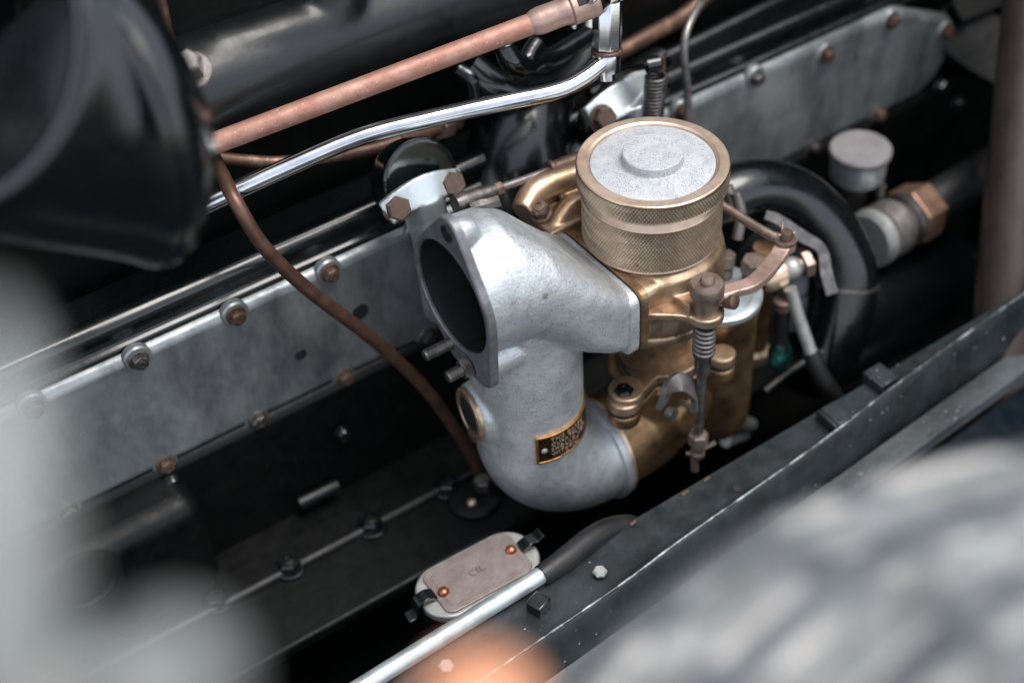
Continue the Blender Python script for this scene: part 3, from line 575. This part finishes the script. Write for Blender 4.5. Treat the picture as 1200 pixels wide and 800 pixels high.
# rear copper pipe + black pipe runs
q = MB(); q.tube([at(700, 76, y=135), at(760, 42, y=140), at(800, 20, y=145), at(835, -12, y=150)], 4.6, 16)
solo('rear_copper_pipe', q, M['dull_copper'], 'short pinkish copper pipe right of the chrome pillar at the top', 'pipe', at(760, 42, y=140))
for k, (a, b_, r, lab_) in enumerate([((690, 112), (960, -20), 5.5, 'black pipe just below the rear copper pipe'), ((700, 52), (780, 2), 6, 'black pipe just above the rear copper pipe')]):
    q = MB(); q.tube([at(*a, y=138-10*k+ (0 if k == 0 else 40)), at(*b_, y=142-10*k+(0 if k == 0 else 40))], r, 16, 1)
    solo('black_pipe', q, M['black'], lab_, 'pipe', at(*a, y=138), 'black pipes behind the carburettor')

# ================================================================== RIGHT-HAND GROUP
oc = thing('oil_filler_cup', 'round filler cup with a pale speckled silver lid beside the side cover', 'filler cup', at(1008, 215, y=48))
c = at(1009, 173, y=48); q = MB(); q.lathe([(14.5, -21), (16, -19), (16.4, -3)], c, seg=40); part('cup', q, M['nickel'], oc)
q = MB(); q.lathe([(17.4, -4.5), (18, -3.6), (18, -.8), (17.2, .2), (.1, .6)], c, seg=44); part('lid', q, M['plate_lid'], oc)
q = MB(); q.lathe([(3, -6), (3, 2)], c+V(6, -14, -24), seg=12); q.lathe([(7, -60), (8, -26)], c, seg=24); part('foot', q, M['steel'], oc)
wh = thing('black_hose', 'thick glossy black hose curving over to the right of the knurled cap', 'hose', at(960, 260, d=770))
q = MB(); q.tube([at(820, 246, d=738), at(862, 226, d=744), at(898, 222, d=752), at(930, 233, d=760), at(958, 256, d=766), at(979, 286, d=772), at(992, 324, d=778), at(987, 374, d=786), at(972, 420, d=794)], [15, 16, 16.6, 17, 17, 17, 16.8, 16.5, 16], 36); part('tube', q, M['drum'], wh)
q = MB(); q.lathe([(34, 0), (34, 8), (30, 12), (12, 13), (10, 18), (.1, 19)], at(925, 325, d=812), (-.5, -.6, .5), 40); part('housing', q, M['black'], wh)
q = MB(); cc = at(992, 332, d=779.5); q.lathe([(16.8, -1.2), (17.6, -.8), (17.6, .8), (16.8, 1.2)], cc, at(989, 360, d=784)-at(993, 330, d=779), 40); part('clip_ring', q, M['steel'], wh)
q = MB(); q.strip([at(896, 252, d=735), at(912, 258, d=735), at(938, 276, d=737), at(962, 292, d=740), at(968, 320, d=742), at(975, 345, d=744)], [5, 6, 7, 6, 7, 7], 3, up=(-.4, -.6, .7)); part('strap', q, M['steel'], wh, .5)
q = MB(); q.tube([at(862, 225, d=712), at(868, 250, d=716), at(864, 280, d=720)], 3, 12); q.tube([at(852, 218, d=715), at(860, 245, d=718)], 3, 12); part('hose_clip', q, M['grey_steel'], wh)
dy = thing('dynamo', 'dark rounded dynamo body low behind the hose', 'dynamo', at(1060, 380, y=20))
c0, c1 = at(930, 400, y=25), at(1150, 300, y=25); q = MB(); q.lathe([(30, 0), (38, 3), (40, 10), (40, 120), (36, 126), (16, 128), (16, 150)], c0, c1-c0, 48); part('body', q, M['black'], dy)
hc = thing('hose_coupling', 'coupling of pale collars and a big worn copper-coloured hex nut on a black hose', 'coupling', at(1060, 255, d=850))
h0, h1 = at(1012, 285, d=820), at(1165, 196, d=880); dh = (h1-h0).normalized()
q = MB(); q.lathe([(15, 0), (17.5, 2), (17.5, 7), (15, 8)], h0+dh*4, dh, 36); part('white_collar', q, M['zinc'], hc)
q = MB(); q.lathe([(13, 8), (17, 10), (17.4, 22), (14, 26), (12, 34)], h0+dh*4, dh, 36); part('collar', q, M['grey_steel'], hc)
q = MB(); hex_prof(qq := MB(), 18.5, 34, 54, 2.5); fr = frame(dh); o_ = h0+dh*4; q.add([o_+fr[0]*v.x+fr[1]*v.y+fr[2]*v.z for v in qq.v], qq.f); part('hex_nut', q, M['old_copper'], hc, .8)
q = MB(); q.lathe([(16, 30), (17, 31), (17, 34)], o_, dh, 30); part('washer', q, M['steel'], hc)
q = MB(); q.lathe([(12, 52), (13, 54), (13.4, 130)], o_, dh, 30); part('hose', q, M['rubber'], hc)
vp = thing('vent_pipe', 'thin chrome pipe pushed into a black rubber hose right of the float chamber', 'pipe', at(970, 465, d=770))
q = MB(); q.tube([at(926, 338, d=738), at(936, 372, d=746), at(952, 418, d=756)], 3.5, 16); part('chrome_tube', q, M['zinc'], vp)
q = MB(); q.tube([at(950, 412, d=755), at(962, 440, d=760), at(978, 466, d=768), at(990, 500, d=790)], [4.8, 5, 5, 5], 18); part('rubber_hose', q, M['rubber'], vp)
tp = thing('drain_tap', 'small tap with green verdigris bulb low right of the float chamber', 'tap', at(913, 430, d=775))
q = MB(); q.lathe([(1, 0), (5.4, 2), (6.8, 7), (6.4, 12), (4.4, 18), (3.6, 20)], at(913, 430, d=775), (0, .05, 1), 26); part('bulb', q, M['verdigris'], tp)
q = MB(); q.lathe([(4.2, 19), (4, 38), (4.4, 42)], at(913, 430, d=775), (0, .05, 1), 22); part('stem', q, M['rubber'], tp)
q = MB(); q.lathe([(4.6, 42), (5.4, 43), (5.4, 48), (4, 49)], at(913, 430, d=775), (0, .05, 1), 22); part('collar', q, M['rust'], tp)
q = MB(); q.tube([at(896, 458, d=770), at(930, 432, d=775), at(965, 412, d=780), at(1005, 402, d=790)], 2.2, 10)
solo('black_wire', q, M['rubber'], 'thin black wire crossing behind the rubber vent hose', 'wire', at(930, 432, d=775))
q = MB(); q.tube([at(828, 500, y=-4), at(852, 492, y=-4), at(880, 497, y=2)], [5, 6, 4], 16); q.tube([at(850, 516, y=0), at(872, 508, y=4)], 4, 12, 1)
solo('drain_pipe', q, M['nickel'], 'short grey pipe under the bottom of the float chamber', 'pipe', at(850, 495, y=-4))
q = MB(); q.tube([at(1212, -60, d=812), at(1180, 340, d=800), at(1172, 480, d=800)], [15, 17.5, 18], 32, 4)
solo('steering_column', q, M['post'], 'worn dark brown upright column at the right edge', 'column', at(1172, 480, d=800))
bk = thing('rear_bracket', 'dark angled bracket above the end of the side cover', 'bracket', at(1160, 60, d=900))
q = MB(); q.strip([at(1105, 10, d=890), at(1140, 45, d=890), at(1190, 75, d=890)], 40, 8, up=(-.3, -.6, .7)); q.strip([at(1118, 18, d=880), at(1190, -12, d=890)], 14, 10, up=(-.3, -.6, .7)); part('plate', q, M['black_m'], bk, 1)
for p in ((1102, 102), (1122, 122)):
    place('bolt', B_BLK, at(*p, d=880), (0, -1, .3), bk, scale=.7)

# ================================================================== CHASSIS RAIL
rl = thing('chassis_rail', 'dusty black chassis rail with scratched raised lip running diagonally to the right', 'rail', (0, -80, -175))
rx = [-340, -200, -93, -48, 37, 115, 217, 340]; ry = [-108, -98, -92, -88, -83, -77, -72, -67]; rz = [-150, -149.6, -149.2, -148.8, -147.5, -144, -139, -134]
iz = -150
rings = []
rr = resample([(a, b_, c) for a, b_, c in zip(rx, ry, rz)], 5)
for k, p in enumerate(rr):
    jit = .35*math.sin(k*1.7)+.25*math.sin(k*3.1)
    rings.append([V(p.x, -64, -160), V(p.x, -63.6, -151), V(p.x, -64.2, -150), V(p.x, p.y+4, -150.2), V(p.x, p.y+1.5, -149.8), V(p.x, p.y+.8, p.z-.4+jit*.4), V(p.x, p.y-.6, p.z+jit*.4), V(p.x, p.y-1.6, p.z-1), V(p.x, p.y-4, p.z-14), V(p.x, p.y-7, -176), V(p.x, p.y-7, -200), V(p.x, -66, -200)])
q = MB(); q.rings(rings); rail = part('rail_body', q, M['rail'], rl, sharp=50)
q = MB(); q.tube([p+V(0, -.2, .35) for p in rr], .75, 8, 1); part('lip_edge', q, M['edge'], rl)
q = MB(); q.rings([[V(x, y0, -172), V(x, y0-13, -174), V(x, y0-14, -180), V(x, y0, -180)] for x, y0 in ((-340, -113), (37, -91), (217, -79.5), (340, -74))]); part('outer_ledge', q, M['ledge'], rl)
for (px, py) in ((984, 492), (1038, 446)):
    c = at(px, py, z=-147); q = MB(); q.box(c+V(0, 3, 0), (5, 7, 3.2)); q.box(c+V(-6, 3, -2), (1.2, 7, 5)); part('tab', q, M['rail'], rl, .7)
for i, (px, py) in enumerate([(703, 671), (523, 781)]): place('bolt', bolt_mesh('bolt', M['zinc'], 3.6, 2.4, 0, False), at(px, py, z=-149)+V(0, 0, -1.4), (0, 0, 1), rl, spin=i)
c = at(631, 708, z=-147); q = MB(); q.box(c, (4.2, 4.2, 3.5), Matrix.Rotation(.3, 3, 'Z')); part('square_nut', q, M['black'], rl, .8)
q = MB(); q.lathe([(2.3, 0), (2.2, .2), (.1, .2)], at(864, 572, z=-149.9), seg=16); part('rivet_hole', q, M['hole'], rl)
for px, py in ((803, 577), (828, 561), (742, 612)):
    q = MB(); c = at(px, py, z=-149.6); q.box(c, (2.2, .8, .4), Matrix.Rotation(.1, 3, 'Z')); part('copper_fleck', q, M['rust'], rl, .3)
q = MB(); q.prism([(-340, -126), (37, -105.5), (217, -93.5), (340, -88), (340, -400), (-340, -400)], lambda a, b_, w: V(a, b_, w + (b_+90)*.25), -190, -184)
solo('coachwork_panel', q, M['navy'], 'dark navy coachwork panel outside the chassis rail', 'panel', (0, -120, -190))
# chrome rod with rubber hose
dr_ = thing('drain_rod', 'slim chrome rod ending in a black rubber hose along the rail', 'rod', at(640, 668, z=-146))
q = MB(); q.tube([at(390, 825, z=-146), at(520, 744, z=-146), at(638, 671, z=-146)], 4.2, 20, 6); part('rod', q, M['nickel'], dr_)
q = MB(); q.tube([at(634, 674, z=-146), at(660, 656, z=-146), at(688, 634, z=-147), at(712, 620, z=-150), at(735, 615, z=-156), at(748, 618, z=-166)], [5, 5.6, 5.8, 5.6, 5.2, 4.6], 20); part('rubber_hose', q, M['rubber'], dr_)
# oval inspection plate
OC = at(560, 671, z=-165)
ov = thing('inspection_lid', 'rounded grey lid with riveted mauve plate beside the chrome rod', 'lid', (OC.x, OC.y, -215))
ang = math.radians(-2); ex = V(math.cos(ang), math.sin(ang), 0); ey = V(-math.sin(ang), math.cos(ang), 0)
def rrect(hx, hy, r, n=10):
    out = []
    for sx_, sy_, a0 in ((1, 1, 0), (-1, 1, 90), (-1, -1, 180), (1, -1, 270)):
        out += [(sx_*(hx-r)+r*math.cos(math.radians(a0+90*k/n)), sy_*(hy-r)+r*math.sin(math.radians(a0+90*k/n))) for k in range(n+1)]
    return out
onp = lambda a, b_, w: V(OC.x, OC.y, w)+ex*a+ey*b_
q = MB(); q.prism(rrect(32, 16.5, 15), onp, -170, -165); part('lid', q, M['zinc'], ov, 1)
q = MB(); q.prism(rrect(30, 15, 14), onp, -215, -170.5); part('housing', q, M['black_m'], ov)
q = MB(); q.prism(rrect(24.5, 14.2, 5), onp, -164.9, -163.7); pl = part('plate', q, M['plate'], ov, .4)
q = MB(); q.prism(rrect(21, 11, 3), onp, -163.6, -163.35); part('raised_field', q, M['plate'], pl, .2)
for s_ in (-1, 1):
    q = MB(); q.lathe([(2.9, 0), (2.7, 1.2), (1.6, 2.3), (.1, 2.6)], onp(20*s_, 1.5*s_, -163.6), seg=20); part('rivet', q, M['rivet'], ov)
    q = MB(); a = onp(26*s_, 0*s_, -162); q.strip([onp(24.5*s_, 0, -163.2), onp(29*s_, 0, -161.4), onp(33*s_, 0, -162), onp(37*s_, 0, -160)] if s_ > 0 else [onp(-24.5, 0, -163.2), onp(-29, 0, -161.2), onp(-33.5, 0, -163), onp(-35.5, 0, -170), onp(-40, 0, -171)], 6.5, 2.2); part('clip', q, M['black'], ov, .4)
for vv, ff, dz in letters(['CIL'], 5.2, 0):
    q = MB(); q.add([onp(v.x-4.5, v.y-1.5, -162.9+v.z*3) for v in vv], ff); part('lettering', q, M['plate'], pl, sharp=20)

# ================================================================== OUT-OF-FOCUS FOREGROUND
# black open drum, top left
dc = at(112, 144, d=470); dh_ = at(-72, 48, d=425); da = (dh_-dc).normalized(); dn_ = V(-1, -.12, .12).normalized(); dm_ = V(-.62, -.45, .62).normalized()
ad = thing('air_drum', 'large blurred black drum with an open mouth in the top left corner', 'drum', dc)
def circ(c, n, r, k=96):
    n = n.normalized(); u = (CR-n*CR.dot(n)).normalized(); w = n.cross(u)
    return [c+(u*math.cos(t)+w*math.sin(t))*r for t in [2*math.pi*i_/k for i_ in range(k)]]
q = MB(); q.rings([circ(dc-dn_*22, dn_, 40), circ(dc-dn_*10, dn_, 51.5), circ(dc-dn_*5, dn_, 52), circ(dc-dn_*2, dn_, 52)] + [circ(dc.lerp(dh_, t), dn_.lerp(dm_, t*t*(3-2*t)), 52+2.5*t) for t in [k_/16 for k_ in range(16)]] +
    [circ(dh_, dm_, 54), circ(dh_+dm_*1.4, dm_, 52.5), circ(dh_+dm_*1.6, dm_, 50.5), circ(dh_+dm_*.6, dm_, 48.5), circ(dh_, dm_, 46.5), circ(dh_-dm_*8, dm_, 45.5), circ(dh_-dm_*60, dm_, 44)]); part('shell', q, M['drum'], ad, sharp=75)
q = MB(); q.rings([circ(dc-dn_*6, dn_, 51.8), circ(dc-dn_*5.5, dn_, 53.2), circ(dc-dn_*2.5, dn_, 53.2), circ(dc-dn_*1.8, dn_, 51.8)], False); part('rim', q, M['drum'], ad)
# weathered panel, bottom right
ZP = 165
pn = thing('bonnet', 'blurred weathered grey bonnet panel filling the bottom right corner', 'panel', at(900, 800, z=ZP))
edge = [at(640, 830, z=ZP-6), at(700, 755, z=ZP-3), at(780, 680, z=ZP), at(880, 610, z=ZP), at(990, 566, z=ZP), at(1100, 535, z=ZP), at(1260, 500, z=ZP)]
E_ = resample(edge, 6); dn = V(.45, -.9, -.0).normalized()
q = MB(); q.rings([[p+dn*(4*k)+V(0, 0, -4*math.exp(-k/2.0)+1.5*math.sin(k*1.1)) for k in range(24)] for p in E_], False, False)
sheet = part('sheet', q, M['panel'], pn, sharp=80); so = sheet.modifiers.new('solid', 'SOLIDIFY'); so.thickness = .0015
rnd = random.Random(3)
for i in range(8):                                       # raised ribs pressed into the sheet
    P_ = [p+dn*(7+i*11.5)+V(0, 0, 1.5*math.sin((7+i*11.5)/4*1.1)) for p in E_]; k0 = rnd.randint(0, 2)
    while k0 < len(P_)-3:
        k1 = min(len(P_)-1, k0+rnd.randint(4, 9)); seg_ = P_[k0:k1+1]; nn = len(seg_)-1; h_ = 1.5+1.6*rnd.random()
        q = MB(); q.rings([[p+dn*(3.8*math.cos(t))*w_+V(0, 0, h_*math.sin(t)*w_-.4) for t in [math.pi*k/8 for k in range(9)]] for p, w_ in zip(seg_, [.25 if k in (0, nn) else .9+.25*rnd.random() for k in range(nn+1)])], True)
        part('rib', q, M['louvre'] if rnd.random() < .65 else M['panel'], pn, sharp=70); k0 = k1+rnd.randint(0, 1)
# amber lens
ac = at(564, 842, d=150)
am = thing('amber_lamp', 'blurred orange lamp lens at the bottom edge', 'lamp', ac)
q = MB(); q.lathe([(6.2, -4), (6.6, 0), (6, 3.4), (4, 5.8), (1.5, 6.8), (.1, 7)], ac, (-.1, .25, .95), 36); part('lens', q, M['amber'], am)
q = MB(); q.lathe([(6.2, -10), (7, -9), (7, -4), (6.4, -3)], ac, (-.1, .25, .95), 36); part('base', q, M['chrome'], am)
# pale post and knob, left
pa, pb_ = at(-14, 372, d=104), at(40, 1500, d=120)
ps = thing('bonnet_catch', 'blurred pale metal post with round knob in the left foreground', 'catch', pb_)
q = MB(); q.tube([pa, at(-12, 440, d=103), at(0, 620, d=100), at(12, 900, d=104), pb_], [1.2, 2.6, 3.6, 4.6, 5.5], 28); part('post', q, M['pale'], ps, sharp=70)
k_ = at(205, 790, d=108)
q = MB(); q.tube([at(20, 860, d=104), at(110, 822, d=106), k_], [2.8, 2.5, 2.5], 18); q.ball(k_, 4.2, 28); part('knob', q, M['pale'], ps, sharp=70)
